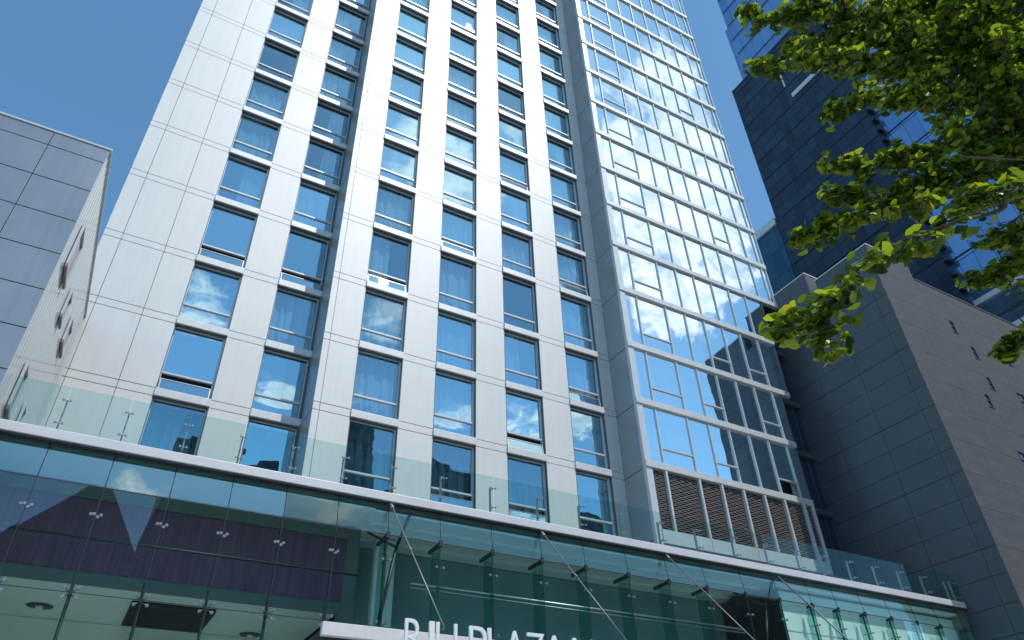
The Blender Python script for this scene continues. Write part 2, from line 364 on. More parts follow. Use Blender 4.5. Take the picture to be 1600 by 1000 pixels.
# return between the two planes and the side of the bay, split by a dark joint at every slab
ret = MB(); re2 = MB()
for k in range(-2, KTOP+1):
    z0 = L(k)+.02; z1 = L(k+1)-.02
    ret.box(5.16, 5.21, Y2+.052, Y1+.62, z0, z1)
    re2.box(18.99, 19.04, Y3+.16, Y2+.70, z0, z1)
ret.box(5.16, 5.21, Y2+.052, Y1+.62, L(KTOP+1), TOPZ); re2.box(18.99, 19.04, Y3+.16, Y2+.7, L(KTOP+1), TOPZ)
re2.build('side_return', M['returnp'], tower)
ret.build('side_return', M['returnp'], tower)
for q in ((5.213, 5.25, Y2+.06, Y1+.6, TERR, TOPZ-.02), (19.043, 19.08, Y3+.2, Y2+.6, TERR+2.2, TOPZ-.02)):
    rj = MB(); rj.box(*q); rj.build('return_backing', M['joint'], tower)
clad.build('wall_panel', M['panel'], tower)

# punched windows: each one a frame with two panes and a curtain
def curtain_mesh(name, w, h, mt, amp=.06, n=60, seed=0, x0=0):
    rr = random.Random(seed); mb = MB(); ph = rr.uniform(0, 6); i = 0
    pts = []
    for a in range(n+1):
        u = a/n; pts.append((x0+u*w, amp*math.sin(ph+u*w*15+1.5*math.sin(u*7+ph))+amp*.4*math.sin(u*w*31+ph)))
    for a in range(n+1):
        mb.v.append((pts[a][0], pts[a][1], 0)); mb.v.append((pts[a][0], pts[a][1]*.7, h))
    for a in range(n):
        mb.f.append((2*a, 2*a+2, 2*a+3, 2*a+1)); mb.sm.append(True)
    return mb.mesh(name, mt)
WINC = {1: (.07, 1.91, Y1), 2: (3.33, 5.155, Y1), 3: (6.58, 8.44, Y2), 4: (9.88, 11.73, Y2), 5: (13.15, 15.0, Y2), 6: (16.43, 18.28, Y2)}
OPEN = {(1, 2): .5, (1, 0): .6, (2, 2): .35, (3, 2): .7, (4, 3): .7, (5, 0): .9, (5, 5): .8, (6, 1): .8, (6, 3): .8, (2, 9): .7, (2, 8): .6, (4, -1): .3, (5, -1): .3}
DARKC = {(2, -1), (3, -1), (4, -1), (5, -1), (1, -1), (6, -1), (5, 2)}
cur = {}
for s in range(4):
    cur['l', s] = curtain_mesh('curtain', 1.72, 2.8, M['curtain'], seed=s)
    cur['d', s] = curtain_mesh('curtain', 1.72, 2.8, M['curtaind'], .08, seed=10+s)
    cur['h', s] = curtain_mesh('curtain', 0.95, 2.8, M['curtain'], seed=20+s)
REC = .16
for c, (xa, xb, Y) in WINC.items():
    for k in range(-1, KTOP+1):
        zb = L(k)+BH; zt = L(k+1); zm = L(k)+1.07
        w = xb-xa; h = zt-zb
        fr = MB(); T = .05
        y0, y1 = REC, REC+.09
        # reveals (recess shade painted in as dark grey), frame bars and transom, local to the lower left corner
        fr.box(.0, T, y0, y1, 0, h); fr.box(w-T-.03, w-.0, y0-.03, y1, 0, h)
        fr.box(T, w-T-.03, y0, y1, 0, T); fr.box(T, w-T-.03, y0, y1, h-T, h)
        fr.box(T, w-T-.03, y0-.02, y1, zm-zb-.035, zm-zb+.035)
        f = fr.build('window', M['frame'], tower); f.location = (xa, Y, zb)
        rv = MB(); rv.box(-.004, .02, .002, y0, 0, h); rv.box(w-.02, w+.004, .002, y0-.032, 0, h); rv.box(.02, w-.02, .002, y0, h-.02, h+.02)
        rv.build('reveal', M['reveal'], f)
        g = MB()
        g.pane(T, w-T-.03, zm-zb+.03, h-T, y0+.045, rnd(-.006, .006), rnd(-.007, .007), rnd(-.002, .006))
        op = OPEN.get((c, k), 0)
        if not op:
            g.pane(T, w-T-.03, T, zm-zb-.03, y0+.045, rnd(-.006, .006), rnd(-.007, .007), rnd(-.002, .004), 3)
        g.build('pane', random.choice((M['glass'], M['glass2'], M['glass2'], M['glass3'])), f)
        if op:                          # top-hung sash pushed out at the foot
            s = MB(); hh = zm-zb-.07-T; d = .13*op
            yy = y0-.02
            # hinged at its foot: leans outward at the top, dark gap under the transom
            def lp(u, v): return (T+u*(w-2*T-.03), yy-.02-d*(1-v), T-.05+v*hh*.78)
            for (u0, u1, v0, v1) in ((0, .022, 0, 1), (.978, 1, 0, 1), (.022, .978, 0, .06), (.022, .978, .95, 1)):
                p = [lp(u0, v0), lp(u1, v0), lp(u1, v1), lp(u0, v1)]
                q = [(a[0], a[1]+.04, a[2]) for a in p]
                s.poly(p); s.poly(q[::-1])
                for t in range(4): s.poly([p[t], q[t], q[(t+1) % 4], p[(t+1) % 4]])
            so_ = s.build('open_sash', M['returnp'], f)
            gp = MB(); gp.poly([lp(.022, .06), lp(.978, .06), lp(.978, .95), lp(.022, .95)])
            sg = MB(); a_ = gp.v; sg.poly([(p[0], p[1]+.02, p[2]) for p in a_]); sg.build('sash_pane', M['glass'], f)
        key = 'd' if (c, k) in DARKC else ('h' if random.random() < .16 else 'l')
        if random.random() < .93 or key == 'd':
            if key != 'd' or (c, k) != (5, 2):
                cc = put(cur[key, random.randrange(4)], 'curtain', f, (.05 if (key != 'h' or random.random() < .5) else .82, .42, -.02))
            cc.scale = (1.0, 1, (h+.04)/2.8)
        if (c, k) == (5, 1):
            pb = MB(); pb.box(.35, w-.06, .33, .36, T, zm-zb-.03); pb.build('blind', M['purple'], f)
        # proud slab band over the window head below and the sill of this one
        bd = MB(); bd.box(-.004, w+.004, -.075, REC+.12, .005-BH, -.002); bd.build('sill_band', M['band'], f, .012)
for c, (xa, xb, Y) in WINC.items():
    band = MB(); band.box(xa-.004, xb+.004, Y-.075, Y+REC+.12, L(KTOP+1)+.005, TOPZ-.03); band.build('top_band', M['band'], tower)
    band = MB(); band.box(xa-.004, xb+.004, Y+.003, Y+.25, TERR, L(-1)); band.build('base_panel', M['panel'], tower)

# glazed bay: storey-high ribbon windows between slab edges
XB0, XB1 = 18.99, 31.0
def XE(k): return 29.0 if k <= 1 else (29.66 if k <= 3 else XB1)  # lower storeys stop short where the added dark shadow stretch begins
MUL = [19.33, 20.05, 21.9, 23.2, 24.5, 25.8, 27.07, 28.36, 29.66, 30.6]
for k in range(0, KTOP+2):
    zb = L(k)+.02; bs = MB()
    bs.box(XB0-.01, XE(k)+.004, Y3-.08, Y3+.16, zb, zb+(.31 if k <= KTOP else .8))
    bs.build('bay_slab_edge', M['band'], tower, .012)
bp_ = MB(); bp_.box(XB1-.05, XB1, Y3-.03, Y3+.158, L(4)+.34, TOPZ-.3); bp_.build('bay_corner_post', M['frame'], tower)
bp_ = MB(); bp_.box(XB1-.04, XB1-.002, Y3+.162, 45, 27.2, TOPZ-.3); bp_.build('bay_side_wall', M['returnp'], tower)
bp_ = MB(); bp_.box(XB0+.002, XB0+.34, Y3-.02, Y3+.158, L(-1)-.45, TOPZ-.3)
bp_.build('bay_corner_post', M['frame'], tower)
bc = MB(); bc.box(XB0+.2, XB1, Y3+.9, Y3+1.2, L(0), TOPZ-.3)
bc.build('bay_room_wall', M['room'], tower)
lk = MB(); lk.box(28.9, XB1-.01, Y3+.72, Y3+.8, TERR, L(4)+.3); shadow_link = lk.build('bay_shadow_link', M['darkwin'], tower)  # added dark setback standing in for the neighbour's shadow on the bay
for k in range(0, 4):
    q = MB(); q.box(XE(k)+.01, XB1-.01, Y3+.5, Y3+.715, L(k)+.02, L(k)+.33); q.build('bay_shadow_band', M['slate'], shadow_link)
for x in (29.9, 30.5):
    q = MB(); q.box(x-.03, x+.03, Y3+.64, Y3+.715, L(-1), L(4)); q.build('bay_shadow_mullion', M['slate'], shadow_link)
for k in range(0, KTOP+1):
    zb = L(k)+.332; zt = L(k+1)+.018
    fr = MB(); h = zt-zb
    mk = [x for x in MUL if x < XE(k)-.2]; ed = mk+[XE(k)]
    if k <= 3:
        q = MB(); q.box(XE(k)-.05, XE(k), Y3-.02, Y3+.7, zb+.036, zt); q.build('bay_shadow_end', M['slate'], shadow_link)  # dark end piece, belongs to the added shadow stretch
    fr.box(XB0+.34, XE(k)-.05, Y3, Y3+.12, zb, zb+.035)
    f = fr.build('ribbon_window', M['frame'], tower)
    for i, x in enumerate(mk[1:]):
        q = MB(); q.box(x-.028, x+.028, Y3-.02, Y3+.12, zb+.036, zt); q.build('mullion', M['frame'], f)
    sub = MB()
    special = {2: [1], 1: [1, 3], 0: [1, 3]}
    tr = [1]
    if k in (0, 1): tr += [3]
    if k == 2: tr += [4]
    if k in (0, 1, 2): tr += [6]
    if k in (5, 9): tr += [6]
    for i in range(len(ed)-1):
        x0 = ed[i]+(.028 if i else .01); x1 = ed[i+1]-.028
        g = MB()
        if i in tr:
            zm = zb+.78
            sub = MB(); sub.box(x0, x1, Y3-.01, Y3+.1, zm-.03, zm+.03); sub.build('transom', M['frame'], f)
            if not (k == 0 and i == 6):
                g.pane(x0, x1, zb, zm-.03, Y3+.05, rnd(-.004, .004), rnd(-.006, .006), .002, 3)
            g.pane(x0, x1, zm+.03, zt, Y3+.05, rnd(-.004, .004), rnd(-.006, .006), .004)
        else:
            g.pane(x0, x1, zb, zt, Y3+.05, rnd(-.004, .004), rnd(-.005, .005), rnd(-.001, .006))
        g.build('pane', M['glassbay'], f)
    # pleated curtains hang behind part of the ribbon
    x = 19.4
    while x < XE(k)-.5:
        wv = min(rnd(1.0, 2.6), XE(k)-.12-x)
        if random.random() < .72:
            cm = MB(); n = int(wv*22); base = len(cm.v); ph = rnd(0, 6)
            for a in range(n+1):
                u = a/n; yy = Y3+.36+.035*math.sin(ph+u*wv*16)
                cm.v.append((x+u*wv, yy, zb-.05)); cm.v.append((x+u*wv, yy, zt+.05))
            for a in range(n): cm.f.append((base+2*a, base+2*a+2, base+2*a+3, base+2*a+1)); cm.sm.append(True)
            cm.build('curtain', M['curtain'], f)
        x += wv+.05
# louvred plant storey under the bay
lz0, lz1 = L(-1)+.44, L(0)+.02
lb = MB(); lb.box(XB0+.34, 28.9, Y3+.2, Y3+.25, lz0, lz1); lb.build('louvre_backing', M['back'], tower)
ed = [XB0+.34]+[x for x in MUL[1:] if x < 28.9]+[28.98]
for i in range(len(ed)-1):
    sv_ = MB(); row = 0; x0 = ed[i]+.06; x1 = ed[i+1]-.05; z = lz0+.05
    while z < lz1-.05:
        n = max(2, int((x1-x0)/.2)); row += 1
        for a in range(n):                # wavy expanded-metal slats
            u0 = x0+(x1-x0)*a/n; u1 = x0+(x1-x0)*(a+1)/n
            dz = .014*(1 if (a+row) % 2 else -1)
            sv_.poly([(u0, Y3+.05+.03*(a % 2), z+dz-.004), (u1, Y3+.05+.03*((a+1) % 2), z-dz-.004), (u1, Y3+.045+.03*((a+1) % 2), z-dz+.036), (u0, Y3+.045+.03*(a % 2), z+dz+.036)])
            sv_.poly([(u0, Y3+.05+.03*(a % 2), z+dz), (u1, Y3+.05+.03*((a+1) % 2), z-dz), (u1, Y3+.15, z+.055-dz), (u0, Y3+.15, z+.055+dz)])
        z += .088
    sv_.build('louvre', M['louvre'], tower)
for x in [x for x in MUL[1:] if x < 28.9]+[28.95]:
    mm = MB(); mm.box(x-.055, x+.055, Y3-.06, Y3+.12, lz0, lz1); mm.build('louvre_mullion', M['frame'], tower, .008)
for a, c in zip([XB0+.34]+[21.9, 24.5, 27.07], [21.9, 24.5, 27.07, 28.98]):
    sp_ = MB(); sp_.box(a+.01, c-.01, Y3-.06, Y3+.12, L(-1)-.13, lz0-.005); sp_.build('sill_panel', M['frame'], tower, .008)
uw = MB(); uw.box(XB0+.35, XB1, Y3+.35, Y3+.45, TERR, L(-1)-.14); uw.box(XB0, XB1, Y3+.0, Y3+.45, L(-1)-.2, L(-1)-.135); uw.build('base_wall', M['returnp'], tower)
bs2 = MB(); bs2.box(XB0+.05, XB1, Y3+1.2, 45, TERR, TOPZ-.3); bs2.build('bay_core', M['room'], tower)

# ------------------------------------------------------------------ podium
YC = 17.5
pod = thing('glass_podium', 'green glass front block below the pale tower, edged with a silver rail', 'building', (0, 0, 0))
fb = MB()
seg = 24
fb.box(-2.72, 30.9, YC-.12, YC+.10, 7.86, 8.10)
fb.build('fascia', M['fascia'], pod, .018)
fb = MB(); fb.box(-2.71, 30.89, YC-.10, YC+.08, 7.825, 7.858); fb.build('fascia_lip', M['darksteel'], pod)
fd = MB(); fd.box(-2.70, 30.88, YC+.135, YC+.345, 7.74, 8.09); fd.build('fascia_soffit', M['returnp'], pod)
tr_ = MB(); tr_.box(-2.7, 30.95, YC+.35, Y1+.5, 7.90, 8.0); tr_.build('terrace', M['terrace'], pod)
JX = [-1.65, -.33, 1.01, 2.32, 3.63, 4.97, 6.34, 7.83, 9.41, 11.0, 12.5, 14.05, 15.6, 17.15, 18.8, 20.35, 21.9, 23.2, 24.6, 26.05, 27.5, 28.9, 30.4]
gl = [-2.72]+JX+[30.9]
ZS = 7.0
for i in range(len(gl)-1):
    x0, x1 = gl[i]+.008, gl[i+1]-.008
    g = MB(); g.pane(x0, x1, ZS+.012, 7.855, YC+.05, rnd(-.003, .003), .13, 0, 2); g.build('glass_pane', M['pglasstop'] if x0 < 3 else M['pglasslow'], pod)
    zj = 4.74
    g = MB(); g.pane(x0, x1, zj+.008, ZS-.012, YC, rnd(-.003, .003), rnd(-.003, .003), .002, 4); g.build('glass_pane', M['pglass'], pod)
    g = MB(); g.pane(x0, x1, G, zj-.008, YC, rnd(-.003, .003), rnd(-.003, .003), .003, 4); g.build('glass_pane', M['pglass'], pod)
jb = MB()
for x in JX: jb.box(x-.009, x+.009, YC-.004, YC+.012, G, ZS); jb.tube((x, YC, ZS), (x, YC+.11, 7.85), .011, 5)
jb.box(-2.7, 30.9, YC-.002, YC+.01, ZS-.012, ZS+.012); jb.box(-2.7, 30.9, YC-.002, YC+.01, 4.732, 4.748)
jb.build('glass_joint', M['darkframe'], pod)
for i, x in enumerate(JX):
    a = x; dep = (.55 if x > 5.2 else .12) if x < 20.6 else .3
    fn = MB(); fn.box(a-.012, a+.012, YC+.03, YC+dep, G, ZS-.08); fn.build('glass_fin', M['fin'], pod)
    if x > 6: 
        bk = MB(); bk.box(a-.035, a+.035, YC+.02, YC+(.75 if x < 20.6 else .25), ZS-.06, ZS+.03); bk.box(a-.05, a+.05, YC-.03, YC+.04, ZS-.08, ZS+.07); bk.build('fin_bracket', M['darksteel'], pod)
    # four-armed spider fittings on the glass
    for zc, big in ((6.36, False), (4.74, True)):
        sp = MB()
        if x < 5.2:
            arms = ((-.13, .10), (.13, .10), (-.13, -.10), (.13, -.10)) if big else ((-.10, .02), (.10, .02), (-.035, .03), (.045, -.03))
        else:
            arms = ((-.10, .0), (.10, .0)) if not big else ((-.13, .1), (.13, .1), (-.13, -.1), (.13, -.1))
        for ax, az in arms:
            sp.tube((a, YC+.16, zc), (a+ax, YC-.005, zc+az), .016, 6)
            sp.tube((a+ax, YC-.035, zc+az), (a+ax, YC+.02, zc+az), .034, 10)
        sp.tube((a, YC+.03, zc), (a, YC+.3, zc), .018, 6)
        
        sp.build('spider_fitting', M['steel'], pod)
    if x < 5.2:
        po = MB(); po.tube((a, YC+.17, G), (a, YC+.17, 5.15), .035, 8); po.build('glass_post', M['darksteel'], pod)
# rails behind the glass
rl = MB(); rl.tube((-2.7, YC+.75, 5.87*(YC+.75)/YC), (5.9, YC+.75, 5.87*(YC+.75)/YC), .032, 8); rl.build('inner_rail', M['darksteel'], pod)
rl = MB(); z_ = ony(656, 914, YC+.2).z; rl.tube((7.1, YC+.2, z_), (18.6, YC+.2, z_), .04, 8); rl.tube((7.1, YC+.2, z_-.1), (18.6, YC+.2, z_-.1), .02, 6); rl.build('inner_rail', M['steel'], pod)
# interior of the left bay
YI = 19.1
for q in ((-2.75, 5.99, YC+.14, YI, 7.66, 7.72), (6.0, 20.49, YC+.14, 20.3, 7.62, 7.68), (20.5, 30.95, YC+.14, 19.2, 7.62, 7.68)):
    it = MB(); it.box(*q); it.build('upper_ceiling', M['white'], pod)
it = MB(); it.box(-2.75, 5.75, YI, YI+.1, 5.43, 7.30); it.build('slatted_wall', M['purplewall'], pod)
M['trim'] = pbr('dull_green_trim', (0.13, 0.17, 0.165), 0.6, 0, 0.1, 1)
for q in ((-2.75, 5.75, YI-.06, YI+.08, 7.31, 7.655), (-2.75, 5.75, YI-.05, YI+.05, 5.36, 5.62), (5.75, 6.1, YI-.1, YI+.3, G, 7.65)):
    it = MB(); it.box(*q); it.build('wall_trim', M['trim'], pod)
it = MB(); it.box(-2.75, 5.75, YI+.05, 26, 5.43, 5.5); it.build('lower_ceiling', M['ceil'], pod)
it = MB(); it.box(-2.75, 5.75, 22.6, 22.7, G, 5.42); it.build('lobby_wall', M['ceil'], pod)
for px, py in ((62, 947), (250, 973), (391, 992)):
    p = onz(px, py, 5.42)
    dl = MB(); n = 24
    for k in range(n):
        a0, a1 = 2*math.pi*k/n, 2*math.pi*(k+1)/n
        for r0, r1, za, zb_ in ((.17, .30, 5.40, 5.422), (0.09, .17, 5.415, 5.40)):
            dl.poly([(p.x+r0*math.cos(a0), p.y+r0*math.sin(a0), za), (p.x+r1*math.cos(a0), p.y+r1*math.sin(a0), zb_), (p.x+r1*math.cos(a1), p.y+r1*math.sin(a1), zb_), (p.x+r0*math.cos(a1), p.y+r0*math.sin(a1), za)])
    d = dl.build('downlight', M['darksteel'], pod)
    d2 = MB(); d2.tube((p.x, p.y, 5.37), (p.x, p.y, 5.42), .085, 16); d2.build('lens', M['white'], d)
gr = MB(); pg = onz(210, 940, 5.40); pr = onz(335, 958, 5.40)
for i in range(16):
    y = pg.y+.05+i*.13
    gr.box(pg.x-.05, pr.x, y, y+.05, 5.33, 5.41)
gr.build('ceiling_grille', M['darksteel'], pod)
g2 = MB(); g2.box(pg.x-.05, pr.x, pg.y, pg.y+2.3, 5.412, 5.426); g2.build('grille_backing', M['back'], pod)
# middle bay
it = MB(); it.box(6.1, 20.4, 20.3, 20.4, G, 7.6); it.build('back_wall', M['teal'], pod)
it = MB()
for i, y in enumerate((18.3, 18.95, 19.6)): it.box(6.1, 20.4, y, y+.12, 7.54, 7.62)
it.build('ceiling_beam', M['ceil'], pod)
# steel columns with raking struts
def column(x, mt, lit):
    c = MB(); c.box(x-.24, x-.02, YC+1.75, YC+1.95, G, 7.55); c.box(x+.06, x+.34, YC+1.75, YC+1.95, G, 7.55)
    k = c.build('column', mt, pod)
    c2 = MB(); c2.tube((x-.5, YC+.9, 4.0), (x-.12, YC+.5, 6.9), .05, 8); c2.tube((x-.12, YC+.5, 6.9), (x+.05, YC+.1, 7.7), .045, 8)
    c2.tube((x-.5, YC+.9, G), (x-.5, YC+.9, 4.0), .06, 8); c2.tube((x-.12, YC+.5, 6.9), (x-.7, YC+1.3, 7.5), .035, 8)
    c2.build('strut', M['darksteel'], pod)
column(6.9, M['ceil'], 1)
column(20.3, M['darksteel'], 0)
# right bay: white wall close behind the glass
it = MB(); it.box(20.9, 30.5, YC+.45, YC+.55, G, 7.5); it.build('white_wall', M['white'], pod)
it = MB(); it.box(30.5, 30.97, YC+.1, 22, G, 7.85); it.build('end_wall', M['brown'], pod)
tt = MB()
for x in JX:
    if x > 21: tt.box(x+.20, x+.24, YC+.26, YC+.31, G, 7.0)
tt.build('inner_mullion', M['darksteel'], pod)
it = MB(); it.box(-2.75, 30.95, 26, 26.1, G, 7.9); it.build('rear_wall', M['room'], pod)
it = MB(); it.box(-2.75, 30.95, YC+.1, 26, G-.05, G+.02); it.build('lobby_floor', M['paving'], pod)

# ------------------------------------------------------------------ balustrade
bal = thing('glass_balustrade', 'clear glass balustrade with short steel posts along the silver roof edge', 'balustrade', (0, 0, 0))
px_ = [x for x in gl]
for i in range(len(gl)-1):
    g = MB(); g.box(gl[i]+.012, gl[i+1]-.012, YC-.09, YC-.078, 8.08, 9.2); g.build('glass_panel', M['bglass'], bal)
for x in JX+[30.75]:
    p = MB()
    p.box(x-.016, x+.016, YC+.10, YC+.17, 8.1, 8.95)
    for zc in (8.28, 8.86):
        p.tube((x, YC+.13, zc), (x, YC-.06, zc), .014, 6)
        p.tube((x-.075, YC-.06, zc), (x+.075, YC-.06, zc), .011, 6)
        for s in (-1, 1): p.tube((x+s*.075, YC-.1, zc), (x+s*.075, YC-.05, zc), .024, 10)
    p.build('post', M['steel'], bal)

# ------------------------------------------------------------------ entrance canopy, rods and sign
can = thing('entrance_canopy', 'pale entrance canopy edge hung on thin steel rods below the glass front', 'canopy', (0, 0, 0))
YF = 13.6
lc = ony(505, 970, YF); XL0 = lc.x
c = MB(); c.box(XL0, 19.5, YF, YF+.12, 3.44, lc.z); c.build('canopy_edge', M['concrete'], can, .01)
c = MB(); c.box(XL0+.04, 19.45, YF+.125, YC-.1, 3.36, 3.5); c.build('canopy_soffit', M['darksteel'], can)
c = MB(); c.box(XL0+.04, 19.45, YF+.125, YC-.1, 3.51, 3.58); c.build('canopy_deck', M['darksteel'], can)
for x, xe in ((6.34, 6.34), (11.0, 11.0), (15.6, 15.6)):
    t = MB(); t.tube((x, YC-.12, 7.74), (xe, YF+.25, 3.85), .019, 8)
    t.tube((x, YC-.05, 7.8), (x, YC-.2, 7.62), .055, 8)
    mid = Vector((x, YC-.12, 7.74)).lerp(Vector((xe, YF+.25, 3.85)), .42); d = Vector((0, YF+.25-YC+.12, 3.85-7.74)).normalized()
    t.tube(mid-d*.09, mid+d*.09, .032, 8)
    t.box(x-.03, x+.03, YF+.2, YF+.3, 3.55, 3.7)
    t.build('tie_rod', M['rod'], can)
t = MB(); t.tube((20.4, YC-.12, 7.74), (20.4, YF+.9, 4.2), .026, 8); t.tube((20.4, YF+.9, 4.2), (19.4, YF+.25, 3.6), .026, 8); t.build('tie_rod', M['rod'], can)
sign = thing('sign_lettering', 'white metal letters standing in front of the entrance canopy edge', 'sign', (0, 0, 0))
YS = 13.36
sz = ony(633, 966, YS).z
def letter(ch, x0, w, H=.64):
    cu_ = bpy.data.curves.new('letter', 'FONT'); cu_.body = ch; cu_.size = 1.0; cu_.extrude = .03; cu_.offset = -0.012
    o = bpy.data.objects.new('letter', cu_); C.objects.link(o)
    bpy.context.view_layer.update()
    me = bpy.data.meshes.new_from_object(o.evaluated_get(bpy.context.evaluated_depsgraph_get()))
    C.objects.unlink(o); bpy.data.objects.remove(o)
    xs = [v.co.x for v in me.vertices]; ys = [v.co.y for v in me.vertices]
    ax, bx_ = min(xs), max(xs); ay, by = min(ys), max(ys)
    for v in me.vertices:
        X = (v.co.x-ax)/(bx_-ax)*w; Z = (v.co.y-ay)/(by-ay)*H; v.co = (X, -v.co.z, Z)
    me.materials.clear(); me.materials.append(M['letter'])
    l = bpy.data.objects.new('letter', me); C.objects.link(l); l.parent = sign; l.location = (x0, YS, sz-H)
    st = MB()
    for u in (.15, .85): st.tube((x0+u*w, YS+.03, sz-.42), (x0+u*w, YF+.01, sz-.42), .014, 6)
    st.build('standoff', M['darksteel'], sign)
def lx(px, py=975): return ony(px, py, YS).x
spec = [('R', 633, 661), ('I', 671, 678), ('U', 682, 714), ('P', 733.5, 759.5), ('L', 762, 787), ('A', 788, 819), ('Z', 822, 849), ('A', 848, 881)]
for ch, a, c_ in spec: letter(ch, lx(a), max(.1, lx(c_)-lx(a)))
x = lx(893)
for ch, w, gap in (('N', .50, .13), ('E', .40, .1), ('W', .74, .35), ('Y', .52, .02), ('O', .58, .1), ('R', .44, .1), ('K', .46, .1)):
    letter(ch, x, w); x += w+gap

# ------------------------------------------------------------------ neighbour on the left
YN = 16.3; XN = -2.77; ZN = 15.72
nb = thing('grey_panel_building', 'low grey metal clad building at the left edge with a pale ribbed side wall', 'building', (0, 0, 0))
pz = [G, 2.2, 3.3, 4.38, 5.46, 6.54, 7.62, 8.71, 9.79, 10.88, 11.97, 13.05, 14.13, 15.22, ZN]
px = [XN-.12, -4.09, -7.2, -10.3, -13.4, -16.5, -19.6, -22.7, -25.8, -30]
p = MB()
for i in range(len(px)-1):
    for j in range(len(pz)-1):
        p.box(px[i+1]+.008, px[i]-.008 if i else XN-.02, YN, YN+.05, pz[j]+.014, pz[j+1]-.014, tl())
p.build('front_panel', M['nbfront'], nb)
p = MB(); p.box(-30, XN-.03, YN+.052, 40, G, ZN-.06); p.build('wall_core', M['joint'], nb)
p = MB(); p.box(-30, XN+.05, YN-.03, YN+.12, ZN, ZN+.06); p.box(XN-.1, XN+.05, YN+.12, Y1-.09, ZN, ZN+.06); p.build('coping', M['frame'], nb, .01)
p = MB(); y = YN+.01; i = 0
while y < Y1-.15:
    w = .16
    p.box(XN-.028, XN+(.007 if i % 2 else .0), y, y+w-.006, G, ZN); y += w; i += 1
p.build('ribbed_wall', M['nbside'], nb)
p = MB(); p.box(XN-.02, XN+.05, Y1-.16, Y1-.09, G, ZN); p.build('corner_trim', M['frame'], nb)
for ya, yb, za, zb_ in ((17.1, 18.0, 12.35, 13.62), (19.45, 20.0, 12.4, 13.16), (21.6, 22.45, 12.9, 13.7), (17.75, 18.35, 8.65, 9.72), (19.9, 20.35, 9.0, 9.75)):
    f = MB(); t_ = .05; o_ = .08
    f.box(XN+.02, XN+o_, ya-t_, ya, za-t_, zb_+t_); f.box(XN+.02, XN+o_, yb, yb+t_, za-t_, zb_+t_)
    f.box(XN+.02, XN+o_, ya, yb, zb_, zb_+t_); f.box(XN+.02, XN+o_, ya, yb, za-t_, za)
    w_ = f.build('window', M['frame'], nb)
    g = MB(); g.box(XN+.021, XN+.04, ya, yb, za, zb_); g.build('pane', M['darkwin'], w_)
    s_ = MB(); s_.box(XN+.022, XN+o_, ya-t_-.01, yb+t_+.01, za-t_-.10, za-t_-.003); s_.build('sill', M['brown'], w_)

# ------------------------------------------------------------------ dark building on the right
XD, YD = 31.0, 15.35
db = thing('dark_stone_building', 'dark slate and grey stone building on the right with a stepped roof line', 'building', (0, 0, 0))
side = MB()
zs = [G]+[9.81-3.23+1.077*i for i in range(-4, 0)]+[0]
zj = []; z = 13.04-3.23*4
while z < 27.0: zj.append(z); z += 1.0767
zj = [G]+[q for q in zj if q > G+.3 and q < 24.6]
yj = [YD+.01, 16.0, 18.22, 20.49, 22.7, 24.9, 27.1, 29.3]
for i in range(len(yj)-1):
    zz_ = zj+[24.95]
    for j in range(len(zz_)-1):
        g_ = .016 if abs(((zz_[j]-13.04)/3.23)-round((zz_[j]-13.04)/3.23)) < .05 else .008
        side.box(XD, XD+.05, yj[i]+.008, yj[i+1]-.008, zz_[j]+g_, zz_[j+1]-.008)
side.build('side_panel', M['slate'], db)
bk = MB(); bk.box(XD+.052, 59.5, YD+.07, 29.3, G, 24.9); bk.build('wall_core', M['stonejoint'], db)
# stone front with thin courses and a few slit windows
WS = [(35.98, 22.0, .34, .75), (36.93, 20.62, .34, .75), (36.97, 18.75, .34, .72), (35.94, 17.45, .34, .72), (39.4, 18.2, .6, 1.0), (36.45, 14.3, .5, .85), (40.3, 21.2, .3, .75), (41.9, 16.2, .5, .85), (44.2, 19.9, .34, .7), (45.6, 14.2, .5, .85)]
fr_ = MB(); zc = G; zz_ = [G]
z = 13.04-3.23*4
while z < 24.9:
    if z > G+.3: zz_.append(z)
    z += 1.615
zz_.append(24.95)
for j in range(len(zz_)-1):
    x = XD+.002; o_ = (j % 2)*1.1
    while x < 59.5:
        x1 = min(59.5, x+3.3-(o_ if x < XD+.1 else 0))
        a, c_ = zz_[j]+.006, zz_[j+1]-.006
        holes = [w for w in WS if w[0]+w[2] > x and w[0] < x1 and w[1]+w[3] > a and w[1] < c_]
        if not holes: fr_.box(x+.005, x1-.005, YD, YD+.06, a, c_)
        else:
            xs = sorted(set([x+.005, x1-.005]+[min(max(h[0], x+.005), x1-.005) for h in holes]+[min(max(h[0]+h[2], x+.005), x1-.005) for h in holes]))
            zs_ = sorted(set([a, c_]+[min(max(h[1], a), c_) for h in holes]+[min(max(h[1]+h[3], a), c_) for h in holes]))
            for ii in range(len(xs)-1):
                for jj in range(len(zs_)-1):
                    cx, cz = (xs[ii]+xs[ii+1])/2, (zs_[jj]+zs_[jj+1])/2
                    if not any(h[0] < cx < h[0]+h[2] and h[1] < cz < h[1]+h[3] for h in holes):
                        fr_.box(xs[ii], xs[ii+1], YD, YD+.06, zs_[jj], zs_[jj+1])
        x = x1
fr_.build('front_wall', M['stone'], db)
